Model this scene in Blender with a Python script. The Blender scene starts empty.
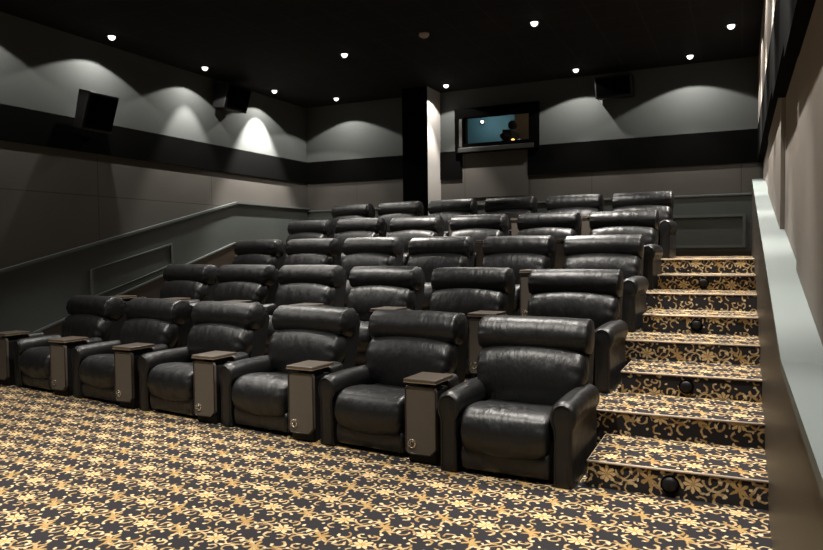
import bpy, bmesh, math, random
from mathutils import Vector, Matrix, Euler
random.seed(7)
C = bpy.context.scene.collection
PI = math.pi

# ------------------------------------------------------------------ helpers
def link(o):
    C.objects.link(o); return o

def obj(name, bm, mat, parent=None, smooth=False, loc=None):
    me = bpy.data.meshes.new(name)
    bm.normal_update(); bm.to_mesh(me); bm.free()
    for m in (mat if isinstance(mat, (list, tuple)) else [mat]):
        me.materials.append(m)
    if smooth:
        for p in me.polygons: p.use_smooth = True
    o = link(bpy.data.objects.new(name, me))
    if parent: o.parent = parent
    if loc: o.location = loc
    return o

def thing(name, label, cat, loc=(0, 0, 0), rotz=0, group=None):
    o = link(bpy.data.objects.new(name, None))
    o.empty_display_size = .1
    o.location = loc; o.rotation_euler = (0, 0, rotz)
    o['label'] = label; o['category'] = cat
    if group: o['group'] = group
    return o

def tag(o, label, cat, group=None):
    o['label'] = label; o['category'] = cat
    if group: o['group'] = group
    return o

def struct(name, bm, mat, parent=None, smooth=False):
    o = obj(name, bm, mat, parent, smooth)
    if not parent: o['kind'] = 'structure'
    return o

def dup(root, loc, rotz, label, cat=None, group=None):
    r = link(root.copy()); r.location = loc; r.rotation_euler = (0, 0, rotz); r['label'] = label
    if group: r['group'] = group
    for ch in list(root.children):
        c = link(ch.copy()); c.parent = r
        for g in ch.children:
            d = link(g.copy()); d.parent = c
    return r

def box(bm, x0, x1, y0, y1, z0, z1):
    v = [bm.verts.new(p) for p in ((x0, y0, z0), (x1, y0, z0), (x1, y1, z0), (x0, y1, z0),
                                   (x0, y0, z1), (x1, y0, z1), (x1, y1, z1), (x0, y1, z1))]
    for f in ((3, 2, 1, 0), (4, 5, 6, 7), (0, 1, 5, 4), (1, 2, 6, 5), (2, 3, 7, 6), (3, 0, 4, 7)):
        bm.faces.new([v[i] for i in f])
    return v

def bevel(bm, w, seg=2):
    bmesh.ops.bevel(bm, geom=bm.edges[:], offset=w, segments=seg, profile=.5, affect='EDGES')

def B(*boxes, bev=0, seg=2):
    bm = bmesh.new()
    for b in boxes: box(bm, *b)
    if bev: bevel(bm, bev, seg)
    return bm

def prism(bm, pts, axis, a, b):
    """Closed outline pts swept between a and b along an axis (0 x, 1 y, 2 z)."""
    def P(p, t):
        q = [0, 0, 0]; k = [i for i in range(3) if i != axis]
        q[k[0]], q[k[1]] = p; q[axis] = t; return q
    A = [bm.verts.new(P(p, a)) for p in pts]; Bv = [bm.verts.new(P(p, b)) for p in pts]
    n = len(pts)
    fs = [bm.faces.new(A), bm.faces.new(Bv[::-1])]
    for i in range(n):
        fs.append(bm.faces.new((A[i], Bv[i], Bv[(i + 1) % n], A[(i + 1) % n])))
    bmesh.ops.recalc_face_normals(bm, faces=fs)
    return fs

def catmull(pts, n, closed=True):
    m = len(pts); out = []
    for i in range(n):
        t = i / n * m if closed else i / (n - 1) * (m - 1)
        k = int(t); f = t - k
        if not closed and k >= m - 1: k, f = m - 2, 1.0
        g = (lambda j: pts[j % m]) if closed else (lambda j: pts[max(0, min(m - 1, j))])
        p0, p1, p2, p3 = g(k - 1), g(k), g(k + 1), g(k + 2)
        out.append(tuple(.5 * (2 * b + (c - a) * f + (2 * a - 5 * b + 4 * c - d) * f * f + (3 * b - a - 3 * c + d) * f ** 3)
                         for a, b, c, d in zip(p0, p1, p2, p3)))
    return out

def tube(bm, pts, r, closed=False, n=8):
    m = len(pts); rings = []
    pts = [Vector(p) for p in pts]
    up0 = None
    for i in range(m):
        a = pts[i - 1] if (closed or i > 0) else pts[i]
        b = pts[(i + 1) % m] if (closed or i < m - 1) else pts[i]
        t = (b - a).normalized()
        ref = up0 if up0 is not None else (Vector((0, 0, 1)) if abs(t.z) < .9 else Vector((1, 0, 0)))
        s = t.cross(ref).normalized(); u = s.cross(t).normalized(); up0 = u
        rings.append([bm.verts.new(pts[i] + r * (math.cos(2 * PI * k / n) * s + math.sin(2 * PI * k / n) * u)) for k in range(n)])
    for i in range(m if closed else m - 1):
        A, Bv = rings[i], rings[(i + 1) % m]
        for k in range(n):
            bm.faces.new((A[k], A[(k + 1) % n], Bv[(k + 1) % n], Bv[k]))
    if not closed:
        bm.faces.new(rings[0][::-1]); bm.faces.new(rings[-1])
    bmesh.ops.recalc_face_normals(bm, faces=bm.faces[:])

def lathe(bm, prof, n=24, axis='z', c=(0, 0, 0)):
    rings = []
    for r, h in prof:
        ring = []
        for k in range(n):
            a = 2 * PI * k / n
            p = (r * math.cos(a), r * math.sin(a), h)
            if axis == 'y': p = (p[0], p[2], p[1])
            ring.append(bm.verts.new((p[0] + c[0], p[1] + c[1], p[2] + c[2])))
        rings.append(ring)
    for A, Bv in zip(rings, rings[1:]):
        for k in range(n):
            bm.faces.new((A[k], A[(k + 1) % n], Bv[(k + 1) % n], Bv[k]))
    bm.faces.new(rings[0]); bm.faces.new(rings[-1])
    bmesh.ops.remove_doubles(bm, verts=bm.verts[:], dist=1e-6)
    bmesh.ops.recalc_face_normals(bm, faces=bm.faces[:])

def roll(prof, w, nx=34, n=40, er=.05, pucker=.0, arch=0, seed=0, crease=0, square=3.0, wr=0.0, narrow=None):
    """A stuffed cushion: closed (y,z) outline swept across x, rounded at the ends, gathered there."""
    rnd = random.Random(seed)
    P = catmull(prof, n)
    cy = sum(p[0] for p in P) / n; cz = sum(p[1] for p in P) / n
    zmin = min(p[1] for p in P); zmax = max(p[1] for p in P)
    ph = [rnd.uniform(0, 6.28) for _ in range(8)]
    bm = bmesh.new(); rings = []
    for i in range(nx + 1):
        u = -1 + 2 * i / nx
        u = math.copysign(abs(u) ** .75, u) if u else 0
        x = u * w / 2
        d = w / 2 - abs(x)
        s = 1.0
        if d < er:
            q = 1 - d / er
            s = max(.30, (1 - q ** square) ** (1 / square) if q < 1 else .30)
        ring = []
        for k, (y, z) in enumerate(P):
            hz = (z - zmin) / (zmax - zmin)
            a = 2 * PI * k / n
            g = 0
            if pucker:
                fall = max(0, 1 - d / .17) ** 1.4
                g = pucker * fall * (math.sin(9 * a + ph[0] + (1 if u > 0 else 3)) + .6 * math.sin(15 * a + ph[1]))
            if wr:
                g += wr * (math.sin(x * 46 + ph[2] + 2.2 * hz) * .5 + math.sin(x * 27 + ph[3] - 3 * hz) * .6) * math.sin(PI * min(1, max(0, hz)))
            sx = 1 - (narrow * (1 - hz) if narrow else 0)
            yy = cy + (y - cy) * (s + g); zz = cz + (z - cz) * (s + g * .6)
            zz += arch * (1 - u * u) * (hz if arch > 0 else (1 - hz))
            ring.append(bm.verts.new((x * sx, yy, zz)))
        rings.append(ring)
    for A, Bv in zip(rings, rings[1:]):
        for k in range(n):
            bm.faces.new((A[k], A[(k + 1) % n], Bv[(k + 1) % n], Bv[k]))
    bm.faces.new(rings[0]); bm.faces.new(rings[-1])
    bmesh.ops.recalc_face_normals(bm, faces=bm.faces[:])
    return bm

# ------------------------------------------------------------------ materials
class NT:
    def __init__(s, name):
        s.m = bpy.data.materials.new(name); s.m.use_nodes = True
        s.t = s.m.node_tree; s.N = s.t.nodes; s.b = s.N['Principled BSDF']
    def n(s, typ, **k):
        o = s.N.new(typ)
        for a, b in k.items(): setattr(o, a, b)
        return o
    def l(s, a, b): s.t.links.new(a, b)
    def put(s, sock, v):
        if isinstance(v, (int, float)): sock.default_value = v
        elif isinstance(v, (tuple, list)): sock.default_value = v
        else: s.l(v, sock)
    def M(s, op, a, b=0.0, c=0.0, clamp=False):
        o = s.n('ShaderNodeMath', operation=op); o.use_clamp = clamp
        s.put(o.inputs[0], a); s.put(o.inputs[1], b); s.put(o.inputs[2], c)
        return o.outputs[0]
    def mix(s, f, a, b):
        o = s.n('ShaderNodeMix', data_type='RGBA')
        s.put(o.inputs[0], f); s.put(o.inputs[6], a); s.put(o.inputs[7], b)
        return o.outputs[2]
    def noise(s, scale, detail=2, vec=None, rough=.5):
        o = s.n('ShaderNodeTexNoise'); o.inputs['Scale'].default_value = scale
        o.inputs['Detail'].default_value = detail; o.inputs['Roughness'].default_value = rough
        if vec is not None: s.l(vec, o.inputs['Vector'])
        return o.outputs['Fac']
    def bump(s, h, strength, dist=.01, prev=None):
        o = s.n('ShaderNodeBump'); o.inputs['Strength'].default_value = strength; o.inputs['Distance'].default_value = dist
        s.put(o.inputs['Height'], h)
        if prev is not None: s.l(prev, o.inputs['Normal'])
        return o.outputs['Normal']

def col(r, g, b): return (r, g, b, 1)

def plain(name, c, rough=.6, metal=0, spec=.5, bump=0, scale=80, var=0.0):
    t = NT(name); t.b.inputs['Base Color'].default_value = col(*c)
    t.b.inputs['Roughness'].default_value = rough; t.b.inputs['Metallic'].default_value = metal
    t.b.inputs['Specular IOR Level'].default_value = spec
    co = t.n('ShaderNodeTexCoord').outputs['Object']
    nz = t.noise(scale, 3, co)
    if bump: t.l(t.bump(nz, bump, .004), t.b.inputs['Normal'])
    if var:
        t.l(t.mix(t.noise(scale * .15, 4, co), col(*[x * (1 - var) for x in c]), col(*[x * (1 + var) for x in c])), t.b.inputs['Base Color'])
    return t.m

def emit(name, c, s):
    t = NT(name); t.b.inputs['Base Color'].default_value = col(0, 0, 0)
    t.b.inputs['Emission Color'].default_value = col(*c); t.b.inputs['Emission Strength'].default_value = s
    return t.m

def leather():
    t = NT('black_leather')
    co = t.n('ShaderNodeTexCoord').outputs['Object']
    rnd = t.n('ShaderNodeObjectInfo').outputs['Random']
    add = t.n('ShaderNodeVectorMath', operation='ADD'); t.l(co, add.inputs[0])
    cmb = t.n('ShaderNodeCombineXYZ')
    for i in range(3): t.l(t.M('MULTIPLY', rnd, 17.0 + 9 * i), cmb.inputs[i])
    t.l(cmb.outputs[0], add.inputs[1]); v = add.outputs[0]
    st = t.n('ShaderNodeVectorMath', operation='MULTIPLY'); t.l(v, st.inputs[0]); st.inputs[1].default_value = (1.7, .8, .8)
    big = t.noise(7, 3, st.outputs[0]); mid = t.noise(30, 3, st.outputs[0], .6); fine = t.noise(190, 2, v)
    nb = t.bump(big, .42, .03); nb = t.bump(mid, .10, .010, nb); nb = t.bump(fine, .12, .002, nb)
    t.l(nb, t.b.inputs['Normal'])
    t.b.inputs['Base Color'].default_value = col(.0055, .0055, .006)
    r = t.n('ShaderNodeMapRange'); t.l(mid, r.inputs[0]); r.inputs[3].default_value = .36; r.inputs[4].default_value = .47
    t.l(r.outputs[0], t.b.inputs['Roughness'])
    t.b.inputs['Specular IOR Level'].default_value = .5
    return t.m

def carpet():
    """Black carpet woven with cream flowers, gold sprigs and curling vines; pattern in metres from the UV map."""
    t = NT('floral_carpet')
    uv = t.n('ShaderNodeUVMap'); uv.uv_map = 'metres'
    sx = t.n('ShaderNodeSeparateXYZ'); t.l(uv.outputs[0], sx.inputs[0])
    wob = t.noise(28, 2, uv.outputs[0]); wob2 = t.noise(23, 2, uv.outputs[0])
    U = t.M('ADD', sx.outputs[0], t.M('MULTIPLY', t.M('SUBTRACT', wob, .5), .034))
    V = t.M('ADD', sx.outputs[1], t.M('MULTIPLY', t.M('SUBTRACT', wob2, .5), .034))
    W, H = .53, .26
    row = t.M('FLOOR', t.M('DIVIDE', V, H))
    odd = t.M('FLOORED_MODULO', row, 2.0)
    ux = t.M('ADD', U, t.M('MULTIPLY', odd, W / 2))
    X = t.M('SUBTRACT', t.M('FLOORED_MODULO', ux, W), W / 2)
    Y = t.M('SUBTRACT', t.M('FLOORED_MODULO', V, H), H / 2)
    def dist(cx, cy, kx=1.0, ky=1.0):
        dx = t.M('MULTIPLY', t.M('SUBTRACT', X, cx), kx); dy = t.M('MULTIPLY', t.M('SUBTRACT', Y, cy), ky)
        return dx, dy, t.M('SQRT', t.M('ADD', t.M('MULTIPLY', dx, dx), t.M('MULTIPLY', dy, dy)))
    def less(d, r, soft=.004):
        return t.M('DIVIDE', t.M('SUBTRACT', r, d), soft, clamp=True)
    def arc(cx, cy, R, w, ang, span):
        dx, dy, d = dist(cx, cy)
        ring = less(t.M('ABSOLUTE', t.M('SUBTRACT', d, R)), w)
        dot = t.M('ADD', t.M('MULTIPLY', dx, math.cos(ang)), t.M('MULTIPLY', dy, math.sin(ang)))
        on = t.M('GREATER_THAN', dot, t.M('MULTIPLY', d, math.cos(span)))
        return t.M('MULTIPLY', ring, on)
    def dot(cx, cy, r): return less(dist(cx, cy)[2], r)
    def union(l):
        o = l[0]
        for x in l[1:]: o = t.M('MAXIMUM', o, x)
        return o
    # flower
    dx, dy, d = dist(0, 0, 1, 1.05)
    th = t.M('ARCTAN2', dy, dx)
    R = t.M('ADD', .054, t.M('MULTIPLY', t.M('COSINE', t.M('MULTIPLY', th, 8.0)), .010))
    flower = less(d, R)
    centre = less(d, .017)
    petal = t.M('MULTIPLY', t.M('GREATER_THAN', t.M('COSINE', t.M('MULTIPLY', th, 8.0)), -.55), 1.0)
    # gold sprigs at the sides of each cell
    leaf = []
    for sgn in (-1, 1):
        cx = sgn * W / 2
        for a, off in ((.5, .028), (-.5, .03), (1.5, .035), (2.6, .03), (-2.6, .028), (-1.3, .03)):
            ca, sa = math.cos(a), math.sin(a)
            ox, oy = cx + off * ca, off * sa
            ddx = t.M('SUBTRACT', X, ox); ddy = t.M('SUBTRACT', Y, oy)
            e1 = t.M('MULTIPLY', t.M('ADD', t.M('MULTIPLY', ddx, ca), t.M('MULTIPLY', ddy, sa)), .33)
            e2 = t.M('SUBTRACT', t.M('MULTIPLY', ddy, ca), t.M('MULTIPLY', ddx, sa))
            leaf.append(less(t.M('SQRT', t.M('ADD', t.M('MULTIPLY', e1, e1), t.M('MULTIPLY', e2, e2))), .0118))
    gold = union(leaf)
    w = .0088
    vines = union([
        arc(.130, .040, .070, w, -1.2, 1.9), arc(.130, .028, .032, w, 1.6, 2.1),
        arc(-.130, -.040, .070, w, PI - 1.2, 1.9), arc(-.130, -.028, .032, w, 1.6 + PI, 2.1),
        arc(.155, -.075, .036, w, 2.4, 2.2), arc(-.155, .075, .036, w, 2.4 - PI, 2.2),
        arc(.215, .075, .036, w, -.4, 1.9), arc(-.215, -.075, .036, w, PI - .4, 1.9),
        arc(.05, -.10, .028, w, .6, 2.0), arc(-.05, .10, .028, w, .6 + PI, 2.0),
        arc(.02, .095, .030, w, .4, 1.7), arc(-.02, -.095, .030, w, .4 + PI, 1.7),
        arc(0, .118, .022, w, PI / 2, 3.1),
        less(t.M('ABSOLUTE', t.M('SUBTRACT', Y, t.M('MULTIPLY', t.M('SINE', t.M('MULTIPLY', X, 2 * PI / W * 2)), -.052))), .0080),
    ])
    dots = union([dot(.155, .035, .014), dot(-.155, -.035, .014), dot(.185, -.055, .013), dot(-.185, .055, .013),
                  dot(.085, -.055, .012), dot(-.085, .055, .012), dot(.09, .095, .011), dot(-.09, -.095, .011),
                  dot(.225, .110, .013), dot(-.225, -.110, .013), dot(.06, -.125, .012), dot(-.06, .125, .012), dot(.20, -.01, .011), dot(-.20, .01, .011)])
    hue = t.noise(9, 2, uv.outputs[0])
    base = col(.026, .024, .026)
    cream = col(.66, .53, .34); tan = col(.50, .345, .155); brown = col(.28, .15, .04)
    stretch = t.n('ShaderNodeMapRange'); t.l(t.noise(16, 2, uv.outputs[0]), stretch.inputs[0]); stretch.inputs[1].default_value = .36; stretch.inputs[2].default_value = .66
    hue2 = stretch.outputs[0]
    c = t.mix(vines, base, t.mix(hue2, col(.30, .175, .065), col(.60, .46, .26)))
    c = t.mix(gold, c, t.mix(hue, brown, tan))
    c = t.mix(dots, c, cream)
    c = t.mix(flower, c, t.mix(petal, brown, t.mix(centre, t.mix(hue, cream, col(.58, .40, .17)), tan)))
    t.l(c, t.b.inputs['Base Color'])
    t.b.inputs['Roughness'].default_value = .95; t.b.inputs['Specular IOR Level'].default_value = .1
    t.l(t.bump(t.noise(420, 2, uv.outputs[0]), .5, .004), t.b.inputs['Normal'])
    return t.m

def wall_cloth(name, c, seams=None, bump=.25):
    t = NT(name)
    co = t.n('ShaderNodeTexCoord').outputs['Object']
    v = t.noise(1.3, 3, co); f = t.noise(260, 2, co)
    lo = col(*[x * .88 for x in c]); hi = col(*[x * 1.1 for x in c])
    cc = t.mix(v, lo, hi)
    if seams:
        br = t.n('ShaderNodeTexBrick'); br.offset = 0
        uv = t.n('ShaderNodeUVMap'); uv.uv_map = 'metres'; t.l(uv.outputs[0], br.inputs['Vector'])
        br.inputs['Scale'].default_value = 1; br.inputs['Brick Width'].default_value = seams[0]; br.inputs['Row Height'].default_value = seams[1]
        br.inputs['Mortar Size'].default_value = seams[2]; br.inputs['Mortar Smooth'].default_value = .4
        cc = t.mix(br.outputs['Fac'], cc, col(*[x * seams[3] for x in c]))
    t.l(cc, t.b.inputs['Base Color'])
    t.b.inputs['Roughness'].default_value = .92; t.b.inputs['Specular IOR Level'].default_value = .15
    t.l(t.bump(f, bump, .003), t.b.inputs['Normal'])
    return t.m

def glass():
    t = NT('booth_glass')
    tr = t.n('ShaderNodeBsdfTransparent'); tr.inputs[0].default_value = col(.93, .96, .96)
    gl = t.n('ShaderNodeBsdfGlossy'); gl.inputs['Roughness'].default_value = .02
    fr = t.n('ShaderNodeFresnel'); fr.inputs[0].default_value = 1.5
    mx = t.n('ShaderNodeMixShader'); t.l(fr.outputs[0], mx.inputs[0]); t.l(tr.outputs[0], mx.inputs[1]); t.l(gl.outputs[0], mx.inputs[2])
    t.l(mx.outputs[0], t.N['Material Output'].inputs['Surface'])
    return t.m

LEATHER = leather()
CARPET = carpet()
UPPER = wall_cloth('grey_wall_fabric', (.070, .075, .074))
LOWER = wall_cloth('brown_grey_wall_fabric', (.082, .076, .069), (2.44, 1.22, .008, .55))
RIGHTF = wall_cloth('taupe_wall_fabric', (.30, .265, .235))
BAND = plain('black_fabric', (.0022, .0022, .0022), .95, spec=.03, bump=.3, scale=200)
CEIL = wall_cloth('black_ceiling_tile', (.0075, .0070, .0075), (.61, .61, .012, 2.2), .4)
WAIN = plain('slate_paint', (.050, .058, .056), .5, var=.12, scale=20)
MOULD = plain('slate_moulding_paint', (.085, .096, .092), .38)
CAPM = plain('pale_slate_paint', (.155, .180, .176), .5, var=.05, scale=10)
FACE = plain('dark_brown_paint', (.034, .027, .022), .42, var=.25, scale=12)
SKIRT = plain('dark_wood_skirting', (.022, .017, .013), .4)
BODY = plain('black_vinyl', (.003, .003, .0034), .6, spec=.3, bump=.2, scale=120)
PANEL = plain('bronze_laminate', (.088, .074, .061), .45, bump=.15, scale=300, var=.1)
LID = plain('brown_tray_laminate', (.075, .060, .046), .33, var=.15, scale=60)
EDGE = plain('tan_wood_edge', (.21, .15, .09), .4)
CHROME = plain('chrome', (.75, .72, .66), .18, metal=1)
BLACKP = plain('black_plastic', (.004, .004, .0045), .5, spec=.3)
BLACKM = plain('matte_black_box', (.0018, .0018, .0018), .9, spec=0)
PILLAR = wall_cloth('pale_grey_pillar_fabric', (.42, .40, .38))
NOSE = plain('pale_carpet_nosing', (.42, .33, .25), .8)
DETECT = plain('beige_plastic', (.35, .31, .26), .5)
TEAL = plain('teal_paint', (.09, .24, .33), .7)
BROWNW = plain('brown_booth_wall', (.30, .22, .15), .8)
GLASS = glass()
BULB = emit('halogen_bulb', (1.0, .97, .92), 2.6)
BOOTHL = emit('booth_lamp', (1.0, .93, .82), 14)
ORANGE = emit('orange_indicator', (1.0, .42, .10), 5)
PIXEL = plain('grey_metal', (.10, .10, .10), .35, metal=.6)

def metres(o):
    """Box-project a UV map in metres: floors by (x,y), faces to the front by (x,z), sides by (y,z)."""
    me = o.data; uv = me.uv_layers.new(name='metres')
    for p in me.polygons:
        n = p.normal
        for li in p.loop_indices:
            c = me.vertices[me.loops[li].vertex_index].co
            if abs(n.z) > .6: q = (c.x, c.y)
            elif abs(n.y) > abs(n.x): q = (c.x, c.z + .05)
            else: q = (c.y, c.z)
            uv.data[li].uv = q
    return o

# ------------------------------------------------------------------ room measures
XL, XR, YB, ZC, YF = -8.57, .34, 12.8, 4.70, -2.6
XA = .16                      # face of the low wall along the aisle
RISE, TREAD, Y1 = .18, .7277, 4.6746
SK = .134                     # rows run askew to the back wall
def tier_y(k, x):             # front edge of raised level k (1..4) at x
    y = Y1 + TREAD + 2 * TREAD * (k - 1)
    return y + max(0, -.98 - x) * SK

# floor, raised levels
bm = B((XL, XR, YF, YB, -.1, 0)); o = metres(struct('floor', bm, CARPET))
for k in range(1, 5):
    bm = bmesh.new()
    pts = [(XA + .02, tier_y(k, 0)), (-.98, tier_y(k, -.98)), (XL, tier_y(k, XL)), (XL, YB), (XA + .02, YB)]
    prism(bm, pts, 2, (k - 1) * 2 * RISE, k * 2 * RISE)
    o = metres(struct('floor_tier', bm, CARPET))
    bm = bmesh.new()
    tube(bm, [(XA, tier_y(k, 0) - .002, k * 2 * RISE - .007), (-.98, tier_y(k, -.98) - .002, k * 2 * RISE - .007), (XL + .05, tier_y(k, XL) - .002, k * 2 * RISE - .007)], .009)
    struct('nosing', bm, NOSE, o, True)
ordn = ['lowest', 'second lowest', 'third lowest', 'topmost']
rown = ['front row', 'second row', 'third row', 'fourth row', 'back row']
for k in range(4):
    y = Y1 + 2 * TREAD * k; z = 2 * RISE * k
    s = thing('stair_step', f'{ordn[k]} carpeted half step on the aisle, beside the {rown[k]}', 'step', (-.385, y, z), 0, 'carpeted half steps on the aisle')
    bm = B((-.535, XA + .385, 0, TREAD - .002, 0, RISE))
    o = obj('tread_block', bm, CARPET, s)
    me = o.data; uv = me.uv_layers.new(name='metres')
    for p in me.polygons:
        n = p.normal
        for li in p.loop_indices:
            c = me.vertices[me.loops[li].vertex_index].co + Vector((-.385, y, z))
            uv.data[li].uv = (c.x, c.y) if abs(n.z) > .6 else ((c.x + .12 * k, c.z + .03) if abs(n.y) > .5 else (c.y, c.z))
    bm = bmesh.new(); tube(bm, [(-.53, -.003, RISE - .007), (XA + .385, -.003, RISE - .007)], .009)
    tube(bm, [(-.537, 0, RISE - .007), (-.537, TREAD - .01, RISE - .007)], .006)
    obj('nosing', bm, NOSE, s, True)
    d = thing('step_light', f'round black step light set in the riser of the {ordn[k]} half step', 'step light', (-.40, y - .006, z + .085), 0, 'black step lights in the risers')
    bm = bmesh.new(); lathe(bm, [(.0, -.030), (.035, -.028), (.046, -.016), (.050, 0.0), (.0, 0.0)], 24, 'y'); obj('louvre_cover', bm, BLACKP, d, True)
    bm = bmesh.new(); tube(bm, [(0.053 * math.cos(a * PI / 12), -.004, 0.053 * math.sin(a * PI / 12)) for a in range(24)], .006, True, 6); obj('rim', bm, BLACKM, d, True)

# ceiling
o = metres(struct('ceiling', B((XL - .1, XR + .3, YF - .1, YB + .1, ZC, ZC + .1)), CEIL))
# left wall: lower fabric, black band, upper fabric
metres(struct('wall_left', B((XL - .1, XL, YF, YB, 0, 3.1)), LOWER))
metres(struct('wall_left_upper', B((XL - .1, XL, YF, YB, 3.1, ZC)), UPPER))
struct('trim_1', B((XL, XL + .03, YF, YB - .03, 3.06, 3.52)), BAND)
# back wall around the booth opening
OX0, OX1, OZ0, OZ1 = -4.86, -3.52, 3.58, 4.15
struct('wall_back', B((XL, XA + .4, YB, YB + .1, 0, 3.1)), LOWER); metres(bpy.data.objects['wall_back'])
struct('wall_back_upper', B((XL, OX0, YB, YB + .1, 3.1, ZC), (OX1, XA + .4, YB, YB + .1, 3.1, ZC), (OX0, OX1, YB, YB + .1, 3.1, OZ0), (OX0, OX1, YB, YB + .1, OZ1, ZC)), UPPER)
for i, (a, b) in enumerate(((XL, -5.92), (-5.4, -4.93), (-3.62, XR + .05))):
    struct('trim_%d' % (2 + i), B((a, b, YB - .03, YB, 2.98 if i else 3.06, 3.52)), BAND)
struct('wall_back_panel', B((-4.93, -3.62, YB - .02, YB, 2.6, 3.50)), LOWER); metres(bpy.data.objects['wall_back_panel'])
# front wall behind the camera
struct('wall_front', B((XL, XR + .3, YF - .1, YF, 0, ZC)), LOWER); metres(bpy.data.objects['wall_front'])
# right wall with fabric panels of differing depth, black band above
wr = struct('wall_right', B((XR, XR + .3, YF, YB, 0, ZC)), RIGHTF)
for a, b, d in ((6.8, 9.9, .035), (2.9, 5.05, .02), (-.5, 2.85, .02), (9.95, 12.78, .015)):
    struct('fabric_panel', B((XR - d, XR, a, b, 1.0, 3.05), bev=.004), RIGHTF, wr)
struct('wall_right_upper', B((.245, XR, YF, YB, 3.52, ZC)), RIGHTF)
struct('trim_5', B((.238, XR, YF, 5.0, 2.78, 3.52), (.238, XR, 5.0, 6.8, 2.87, 3.52), (.238, XR, 6.8, YB - .03, 2.97, 3.52)), BAND)

# wainscot on the left wall: raked panel, rail, skirting, framed moulding
def ln(y): return 1.41 + (2.53 - 1.41) / (10.39 - 5.80) * (y - 5.80)
w = struct('wainscot_left', None or (lambda bm: (prism(bm, [(YF, 0), (YB, 0), (YB, 2.50), (10.39, 2.50), (2.2, ln(2.2) - .03), (YF, ln(2.2) - .03)], 0, XL, XL + .035), bm)[1])(bmesh.new()), WAIN)
bm = bmesh.new()
prism(bm, [(YF, ln(2.2) - .035), (2.2, ln(2.2) - .035), (10.39, 2.495), (YB, 2.495), (YB, 2.53), (10.38, 2.53), (2.19, ln(2.2)), (YF, ln(2.2))], 0, XL, XL + .075)
struct('top_rail', bm, MOULD, w)
def lb(y): return .48 + .295 * (y - 5.99)
bm = bmesh.new()
prism(bm, [(4.4, .0), (10.3, 1.0), (10.3, lb(10.3)), (4.4, lb(4.4))], 0, XL + .03, XL + .06)
struct('skirting', bm, SKIRT, w)
bm = bmesh.new()
prism(bm, [(4.4, lb(4.4) - .004), (10.3, lb(10.3) - .004), (10.3, lb(10.3) + .022), (4.4, lb(4.4) + .022)], 0, XL + .03, XL + .075)
struct('skirting_cap', bm, MOULD, w)
def frame(p, t, axis, a, b):
    """Mitred moulding along a four-cornered outline."""
    bm = bmesh.new(); n = len(p)
    cx = sum(q[0] for q in p) / n; cy = sum(q[1] for q in p) / n
    inner = [(q[0] + (cx - q[0]) * t / abs(cx - q[0]), q[1] + (cy - q[1]) * t / max(.05, abs(cy - q[1]))) for q in p]
    for i in range(n):
        j = (i + 1) % n
        prism(bm, [p[i], p[j], inner[j], inner[i]], axis, a, b)
    return bm
struct('panel_moulding', frame([(7.11, .94), (8.74, 1.42), (8.72, 1.75), (7.11, 1.36)], .035, 0, XL + .035, XL + .065), MOULD, w)
# wainscot on the back wall
w = struct('wainscot_back', B((XL + .03, XA, YB - .035, YB, 1.44, 2.45)), WAIN)
struct('top_rail', B((XL + .03, XA, YB - .06, YB, 2.44, 2.475), bev=.006), MOULD, w)
struct('skirting', B((XL + .03, XA, YB - .05, YB, 1.44, 1.52)), SKIRT, w)
struct('panel_moulding', frame([(-1.75, 1.58), (.07, 1.58), (.07, 2.14), (-1.75, 2.14)], .045, 1, YB - .075, YB - .035), MOULD, w)
# low wall along the aisle with a wide sloping cap
capl = [(YF, 1.13), (3.2, 1.13), (12.07, 2.64), (YB, 2.64)]
bm = bmesh.new()
prism(bm, [(YF, 0)] + [(YB, 0)] + [(y, z - .03) for y, z in capl[::-1]], 0, XA, XR)
w = struct('wall_aisle', bm, FACE)
bm = bmesh.new()
prism(bm, capl + [(y, z - .04) for y, z in capl[::-1]], 0, XA - .008, XR)
struct('sloping_cap', bm, CAPM, w)

# pillar beside the booth
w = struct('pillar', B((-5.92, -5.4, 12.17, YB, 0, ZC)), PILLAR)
struct('front_shade', B((-5.925, -5.4, 12.155, 12.17, 1.44, ZC)), BAND, w)  # black sheet puts the shade of the unlit front face into colour

# projection booth behind the window
b = struct('booth_wall', B((-6.2, -2.4, 15.2, 15.3, 2.9, 4.9)), TEAL)
for q in ((-6.3, -6.2), (-2.4, -2.3)): struct('booth_side_wall', B((*q, 12.9, 15.2, 2.9, 4.9)), TEAL)
struct('booth_floor', B((-6.2, -2.4, 12.9, 15.2, 2.8, 2.9)), BROWNW)
struct('booth_ceiling', B((-6.2, -2.4, 12.9, 15.2, 4.9, 5.0)), BROWNW)
struct('booth_partition', B((-4.42, -2.45, 14.6, 14.68, 2.9, 4.9)), BROWNW)
win = struct('window_1', frame([(-5.06, 3.46), (-3.40, 3.46), (-3.40, 4.32), (-5.06, 4.32)], .18, 1, YB - .09, YB + .02), BLACKM)
struct('sill', B((-4.98, -3.48, YB - .14, YB - .085, 3.47, 3.56), bev=.008), plain('dark_wood_sill', (.012, .010, .009), .5), win)
struct('jamb', B((-4.96, -4.90, YB - .115, YB - .09, 3.58, 4.12)), plain('grey_jamb', (.03, .026, .022), .5), win)
struct('window_pane', B((OX0, OX1, YB + .03, YB + .036, OZ0, OZ1)), GLASS, win)
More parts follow.
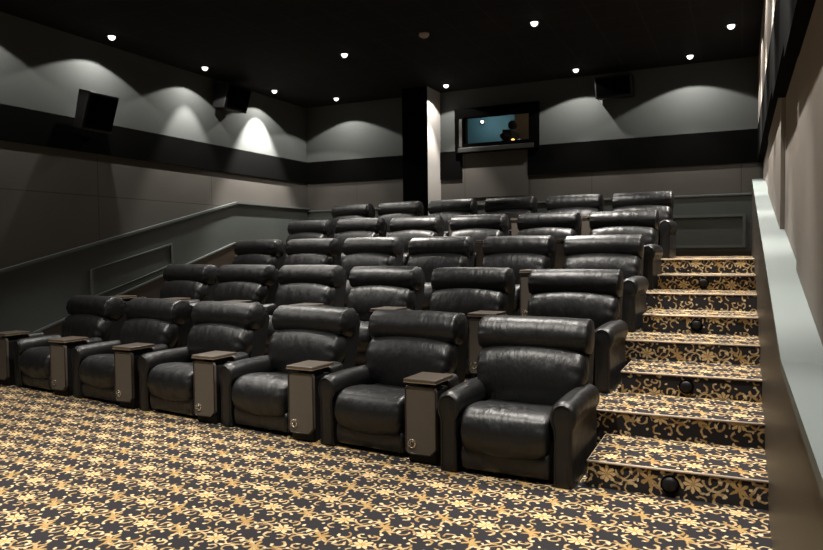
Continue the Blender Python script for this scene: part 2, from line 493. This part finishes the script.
# projector
pr = thing('projector', 'dark film projector with lens, behind the booth window', 'projector', (-4.27, 13.7, 2.9))
obj('pedestal', B((-.13, .13, -.2, .3, 0, .78), bev=.02), BLACKP, pr)
obj('lamp_house', B((-.10, .10, -.15, .45, .78, 1.10), bev=.025), PIXEL, pr)
bm = bmesh.new(); lathe(bm, [(.0, -.45), (.05, -.45), (.06, -.40), (.06, -.25), (.075, -.24), (.075, -.14), (.0, -.14)], 20, 'y', (0, 0, .93)); obj('lens', bm, BLACKP, pr, True)
for zz in (1.22, .62):
    bm = bmesh.new(); lathe(bm, [(.0, -.03), (.09, -.03), (.10, 0), (.09, .03), (.0, .03)], 20, 'y', (.05, .1, zz + (0 if zz > 1 else .1))); obj('reel', bm, PIXEL, pr, True)
il = thing('indicator_lamp', 'small orange glowing lamp low behind the booth window', 'lamp', (-4.03, 13.2, 3.31))
obj('lamp_stem', B((-.03, .03, -.03, .03, -.41, .375), bev=.01), BLACKP, il)
bm = bmesh.new(); bmesh.ops.create_uvsphere(bm, u_segments=12, v_segments=8, radius=.035, matrix=Matrix.Translation((0, -.01, .40))); obj('glowing_bulb', bm, ORANGE, il, True)
bl = thing('booth_lamp', 'small white lamp shining on the teal booth wall', 'lamp', (-5.33, 15.0, 4.49))
bm = bmesh.new(); lathe(bm, [(.0, .03), (.05, .03), (.05, .0), (.03, -.02), (.0, -.02)], 16, 'y'); obj('lamp_cup', bm, BLACKP, bl, True, (0, .12, 0))
obj('bracket', B((-.015, .015, .10, .2, -.015, .015)), BLACKP, bl)
bm = bmesh.new(); bmesh.ops.create_uvsphere(bm, u_segments=12, v_segments=8, radius=.028); obj('bulb', bm, BOOTHL, bl, True, (0, .08, 0))

# ------------------------------------------------------------------ recliner and console
def make_chair(label, group, end=False):
    t = thing('recliner', label, 'armchair', (0, 0, 0), 0, group)
    # base and outer back in one carcass
    bm = B((-.34, .34, .02, .78, .03, .30), (-.36, .36, .08, .72, .0, .03))
    prism(bm, [(.60, .28), (.80, .36), (.93, .90), (.90, 1.0), (.82, 1.0), (.70, .80)], 0, -.425, .425)
    bevel(bm, .018, 2)
    obj('carcass', bm, BODY, t)
    sb = roll([(.02, .20), (-.035, .215), (-.065, .29), (-.055, .375), (-.005, .445), (.10, .475), (.26, .468), (.45, .44), (.60, .425), (.62, .33), (.40, .25), (.2, .21)],
                             .675, 56, 96, .075, .012, -.055, 3, wr=.010)
    for v in sb.verts:                      # two tufts with creases fanning out of them
        if v.co.z > .40:
            for tx, ty, ph in ((-.07, .15, .4), (.09, .20, 1.5)):
                dx, dy = v.co.x - tx, v.co.y - ty; rr = math.hypot(dx, dy); an = math.atan2(dy, dx)
                v.co.z += -.012 * math.exp(-(rr / .035) ** 2) + .0050 * math.cos(6 * an + ph) * math.exp(-((rr - .06) / .05) ** 2)
    obj('seat_cushion', sb, LEATHER, t, True)
    obj('footrest_panel', roll([(.03, .035), (-.012, .05), (-.025, .12), (-.015, .19), (.03, .205), (.08, .12)], .66, 26, 24, .03, 0, 0, 4), LEATHER, t, True)
    obj('back_cushion', roll([(.60, .38), (.535, .42), (.495, .52), (.50, .64), (.54, .745), (.60, .80), (.69, .81), (.76, .72), (.74, .52), (.68, .40)],
                             .885, 48, 52, .085, .050, .045, 5, wr=.010, narrow=.10), LEATHER, t, True)
    obj('headrest', roll([(.69, .80), (.625, .83), (.595, .90), (.61, .98), (.665, 1.04), (.75, 1.06), (.84, 1.035), (.88, .95), (.86, .85), (.78, .79)],
                         .895, 48, 52, .035, .030, .008, 6, wr=.008), LEATHER, t, True)
    def arm(cx):
        prof = catmull([(-.066, .0), (-.066, .2), (-.066, .38), (-.086, .44), (-.088, .50), (-.062, .555), (0, .578), (.062, .555), (.088, .50), (.086, .44), (.066, .38), (.066, .2), (.066, .0)], 46, False)
        bm = bmesh.new(); rings = []
        ys = [(-.030, .80), (-.026, .90), (-.014, .97), (.006, 1.0)] + [(.006 + .70 * i / 14, 1.0) for i in range(1, 15)] + [(.74, .9)]
        for y, s in ys:
            lift = .012 * math.sin(max(0, y) / .72 * PI) - (.01 if y < 0 else 0)
            rings.append([bm.verts.new((cx + x * s, y, .015 + (z - .27) * (1 - (1 - s) * .35) + .27 - .015 + (lift if z > .3 else 0))) for x, z in prof])
        n = len(prof)
        for A, Bv in zip(rings, rings[1:]):
            for k in range(n):
                bm.faces.new((A[k], A[(k + 1) % n], Bv[(k + 1) % n], Bv[k]))
        bm.faces.new(rings[0]); bm.faces.new(rings[-1])
        bmesh.ops.recalc_face_normals(bm, faces=bm.faces[:])
        a = obj('arm', bm, LEATHER, t, True)
        out = [(cx + x * .74, z * .93 + .02) for x, z in prof]
        bm = bmesh.new(); tube(bm, [(x, -.030, z) for x, z in out], .006, False, 6)
        obj('piping', bm, LEATHER, a, True)
    arm(-.415)
    if end: arm(.415)
    return t

def make_console(label, group):
    t = thing('tray_console', label, 'console', (0, 0, 0), 0, group)
    bm = bmesh.new(); prism(bm, [(-.118, -.03), (.118, -.03), (.055, .48), (-.055, .48)], 2, 0, .545); bevel(bm, .012, 2)
    obj('carcass', bm, BODY, t)
    pts = [(-.108, .07), (.082, .07), (.13, .120), (.13, .555), (.122, .577), (.10, .585), (-.115, .585), (-.13, .57), (-.13, .092)]
    bm = bmesh.new(); prism(bm, pts, 1, -.058, -.030); bevel(bm, .005, 2)
    p = obj('front_panel', bm, PANEL, t)
    bm = bmesh.new(); tube(bm, [(x * .965, -.060, .33 + (z - .33) * .98) for x, z in pts], .0055, True, 6)
    obj('piping', bm, SKIRT, p, True)
    e = bmesh.new(); tube(e, [(-.075 + .030 * math.cos(k * PI / 12), -.0605, .150 + .030 * math.sin(k * PI / 12)) for k in range(24)], .006, True, 6)
    tube(e, [(-.075 + .014 * math.cos(.6 + k * PI / 9), -.0605, .150 + .014 * math.sin(.6 + k * PI / 9)) for k in range(13)], .005, False, 6)
    o = obj('emblem', e, CHROME, t, True); o['label'] = 'round chrome emblem'
    bm = B((-.135, .135, -.075, .24, .612, .640), bev=.006)
    l = obj('tray_lid', bm, LID, t)
    obj('lid_edge', B((-.1355, .1355, -.0765, .2405, .610, .617), bev=.001), EDGE, l)
    obj('lid_hinge', B((-.05, .05, .0, .2, .54, .614)), BLACKP, t)
    prof = [(-.12, .50), (-.13, .55), (-.10, .592), (0, .605), (.10, .592), (.13, .55), (.12, .50), (0, .49)]
    bm = bmesh.new(); P = catmull(prof, 28); rings = []
    for y, s in [(.25, .8), (.256, .93), (.275, 1), (.34, 1), (.40, 1), (.455, 1), (.472, .94), (.478, .8)]:
        rings.append([bm.verts.new((x * s * (.80 - .9 * (y - .25)), y, .55 + (z - .55) * s)) for x, z in P])
    for A, Bv in zip(rings, rings[1:]):
        for k in range(28): bm.faces.new((A[k], A[(k + 1) % 28], Bv[(k + 1) % 28], Bv[k]))
    bm.faces.new(rings[0]); bm.faces.new(rings[-1]); bmesh.ops.recalc_face_normals(bm, faces=bm.faces[:])
    obj('arm_pad', bm, LEATHER, t, True)
    return t

rows = ['front row', 'second row', 'middle row', 'fourth row', 'back row']
seatn = ['leftmost seat', 'second seat from the left', 'third seat from the left', 'third seat from the aisle', 'second seat from the aisle', 'aisle seat']
TH = math.atan(SK)
PITCH = [1.155, 1.135, 1.13, 1.13, 1.138]
X0 = [-.975, -.975, -.96, -.945, -.88]
proto = proto_end = proto_con = None
for i in range(5):
    yf = 4.575 + 2 * TREAD * i; z = 2 * RISE * i
    g1 = f'black recliners in the {rows[i]}'; g2 = f'tray consoles in the {rows[i]}'
    def at(s): return (X0[i] - s * math.cos(TH), yf + s * math.sin(TH) - .02, z)
    for k in range(6):
        n = 5 - k
        ang = [.03, .12, .13, .14, .15, .17][k] if i == 0 else [.03, .10, .11, .12, .13, .14][k]
        ds = [0, .03, .07, .12, .15, .23][k] if i == 0 else [0, .0, .0, .01, .01, .01][k]
        dc = [.02, .05, .09, .16, .20, .29][k] if i == 0 else ds
        if i == 1: ds += .06; dc += .06
        zs = 1 - [[0] * 6, [.03, .02, .01, 0, 0, 0], [.037, .025, .015, 0, 0, 0], [.05, .035, .02, .01, 0, 0], [.06, .045, .025, .01, 0, 0]][i][k] / 1.06
        lab = f'black leather recliner, the {seatn[n]} in the {rows[i]}'
        if k == 0:
            loc = at(.505); loc = (loc[0], loc[1] - .035, z); rz = -ang
            if proto_end is None:
                proto_end = make_chair(lab, g1, True); proto_end.location = loc; proto_end.rotation_euler = (0, 0, rz)
            else: dup(proto_end, loc, rz, lab, group=g1).scale.z = zs
        else:
            loc = at(.505 + k * PITCH[i] + ds)
            if proto is None:
                proto = make_chair(lab, g1); proto.location = loc; proto.rotation_euler = (0, 0, -ang)
            else: dup(proto, loc, -ang, lab, group=g1).scale.z = zs
        lab = f'tray-topped console left of the {seatn[n].replace(" seat", "") if "from" in seatn[n] else seatn[n]} in the {rows[i]}'
        loc = at(1.157 + k * PITCH[i] + dc)
        if proto_con is None:
            proto_con = make_console(lab, g2); proto_con.location = loc; proto_con.rotation_euler = (0, 0, -.05)
        else: dup(proto_con, loc, -.05, lab, group=g2)

# ------------------------------------------------------------------ speakers, detector
def speaker(label, loc, rz, tilt, w=.62, h=.42, d=.34):
    t = thing('wall_speaker', label, 'speaker', loc, rz)
    # local: x along the wall, -y out into the room
    M = Matrix.Rotation(tilt, 4, 'X')
    bm = bmesh.new()
    prism(bm, [(-.0, -h / 2), (-d * .75, -h / 2), (-d, h / 2), (0, h / 2)], 0, -w / 2, w / 2); bevel(bm, .015, 2)
    bm.transform(Matrix.Translation((0, -.10, 0)) @ M)
    obj('cabinet', bm, BLACKP, t)
    bm = bmesh.new()
    prism(bm, [(-d * .75 - .01, -h / 2 + .04), (-d * .75 - .03, -h / 2 + .04), (-d - .018, h / 2 - .04), (-d - .0, h / 2 - .04)], 0, -w / 2 + .03, w / 2 - .03)
    bm.transform(Matrix.Translation((0, -.10, 0)) @ M); obj('grille', bm, BLACKM, t)
    obj('bracket', B((-.06, .06, -.14, 0, -.05, .05)), BLACKP, t)
    return t
speaker('black box speaker on the left wall, low on the black band', (XL + .03, 7.13, 3.64), PI / 2, .25, .52, .54, .22)
speaker('black box speaker high on the left wall, between two pools of light', (XL, 10.05, 4.38), PI / 2, .1, .62, .44, .34)
speaker('black box speaker high on the back wall, right of the booth window', (-2.0, YB, 4.40), 0, .1, .62, .36, .36)
sd = thing('smoke_detector', 'small round beige smoke detector on the black ceiling', 'smoke detector', (-4.13, 9.22, ZC))
bm = bmesh.new(); lathe(bm, [(.0, 0), (.075, 0), (.075, -.02), (.06, -.045), (.0, -.045)], 24); obj('housing', bm, DETECT, sd, True)
bm = bmesh.new(); lathe(bm, [(.0, -.044), (.03, -.044), (.025, -.062), (.0, -.062)], 16); obj('sensor_cap', bm, DETECT, sd, True)

# ------------------------------------------------------------------ downlights
def spot(name, parent, energy, size, blend, loc, rot=(0, 0, 0), colr=(1, .95, .87), r=.02):
    l = bpy.data.lights.new(name, 'SPOT'); l.energy = energy; l.spot_size = math.radians(size); l.spot_blend = blend
    l.color = colr; l.shadow_soft_size = r
    o = link(bpy.data.objects.new(name, l)); o.location = loc; o.rotation_euler = rot; o.parent = parent
    return o
lamp_parts = None
def downlight(x, y, label, wide, beam, bang=70, group=None, tilt=(0, 0)):
    global lamp_parts
    t = thing('downlight', label, 'downlight', (x, y, ZC), 0, group)
    if lamp_parts is None:
        bm = bmesh.new(); lathe(bm, [(.05, .0), (.085, .0), (.085, -.012), (.075, -.018), (.055, -.014)], 28)
        bmesh.ops.delete(bm, geom=[f for f in bm.faces if len(f.verts) > 4], context='FACES')
        a = obj('trim_ring', bm, BLACKP, t, True)
        bm = bmesh.new(); bmesh.ops.create_uvsphere(bm, u_segments=20, v_segments=12, radius=.05); b = obj('bulb', bm, BULB, t, True, (0, 0, -.016))
        lamp_parts = (a, b)
    else:
        for q in lamp_parts: link(q.copy()).parent = t
    if wide: spot('flood_beam', t, wide, 128, .10, (0, 0, -.085))
    if beam: spot('spot_beam', t, beam, bang, .55, (0, 0, -.09), (tilt[0], tilt[1], 0))
    return t
WW = 112
left = [(11.08, 'downlight nearest the far left corner, over the left wall', 1.0, 1500, 70, .24), (9.16, 'middle of the three downlights along the left wall', .85, 330, 62, .20), (7.25, 'downlight nearest the viewer along the left wall', .9, 50, 70, 0)]
for y, lab, k, bm_, an, ti in left: downlight(-8.13, y, lab, WW * k, bm_, an, tilt=(0, ti))
for y in (5.35, 3.45, 1.5): downlight(-8.13, y, 'downlight along the left wall ahead of the seats', WW * .8, 14, 70, 'downlights ahead of the seats along the left wall')
back = [(-7.44, 'leftmost downlight along the back wall', 1.0, 110), (-5.03, 'downlight beside the pillar, along the back wall', .7, 330), (-2.6, 'downlight right of the booth window, along the back wall', 1.0, 90), (-.76, 'rightmost downlight along the back wall, above the stairs', 1.1, 90)]
for x, lab, k, bm_ in back: downlight(x, 12.22, lab, WW * k, bm_, 66)
for x, y, lab in ((-5.66, 9.56, 'left one of the two downlights over the middle rows'), (-2.57, 9.43, 'right one of the two downlights over the middle rows')):
    downlight(x, y, lab, 0, 900, 92)
for x, y in ((-5.66, 6.5), (-2.57, 6.4), (-5.66, 3.5), (-2.57, 3.3), (-5.66, .6), (-2.57, .5)):
    downlight(x, y, 'downlight over the front floor and front rows', 0, 700, 84, 'downlights over the front of the hall')
downlight(-.14, 10.82, 'downlight over the aisle stairs by the right wall', WW * .5, 900, 60)
for y in (8.9, 7.0, 5.1, 3.2, 1.3):
    downlight(-.14, y, 'downlight over the aisle by the right wall', WW * .4, 720 if y > 4 else 420, 58, 'downlights over the aisle')
# glow of the booth lamp
l = bpy.data.lights.new('booth_glow', 'POINT'); l.energy = 7; l.color = (1, .95, .85); l.shadow_soft_size = .05
o = link(bpy.data.objects.new('booth_glow', l)); o.location = (-5.05, 14.6, 4.45)
l2 = l.copy(); l2.energy = 4; l2.color = (1, .85, .65); o = link(bpy.data.objects.new('booth_side_fill', l2)); o.location = (-3.3, 13.6, 4.7)  # added fill light without a fixture, brightens the brown partition side

# ------------------------------------------------------------------ camera, world, view
f, yaw, pit, rol, H = 694.7, .4427, .0366, -.0108, 1.6024
fw = Vector((-math.sin(yaw) * math.cos(pit), math.cos(yaw) * math.cos(pit), -math.sin(pit)))
rt = Vector((math.cos(yaw), math.sin(yaw), 0)); up = rt.cross(fw)
r2 = math.cos(rol) * rt + math.sin(rol) * up; u2 = -math.sin(rol) * rt + math.cos(rol) * up
cam = bpy.data.cameras.new('camera'); cam.sensor_width = 36; cam.lens = f / 823 * 36; cam.clip_start = .05
co = link(bpy.data.objects.new('camera', cam))
M = Matrix((r2, u2, -fw)).transposed().to_4x4(); M.translation = (0, 0, H)
co.matrix_world = M
S = bpy.context.scene
S.camera = co
wd = bpy.data.worlds.new('world'); S.world = wd; wd.use_nodes = True
wd.node_tree.nodes['Background'].inputs[0].default_value = (0, 0, 0, 1)
S.view_settings.view_transform = 'Standard'; S.view_settings.look = 'None'
S.view_settings.exposure = 0; S.view_settings.gamma = 1; S.view_settings.use_curve_mapping = False
S.cycles.use_denoising = True
S.cycles.max_bounces = 6; S.cycles.diffuse_bounces = 4
S.cycles.sample_clamp_indirect = 4
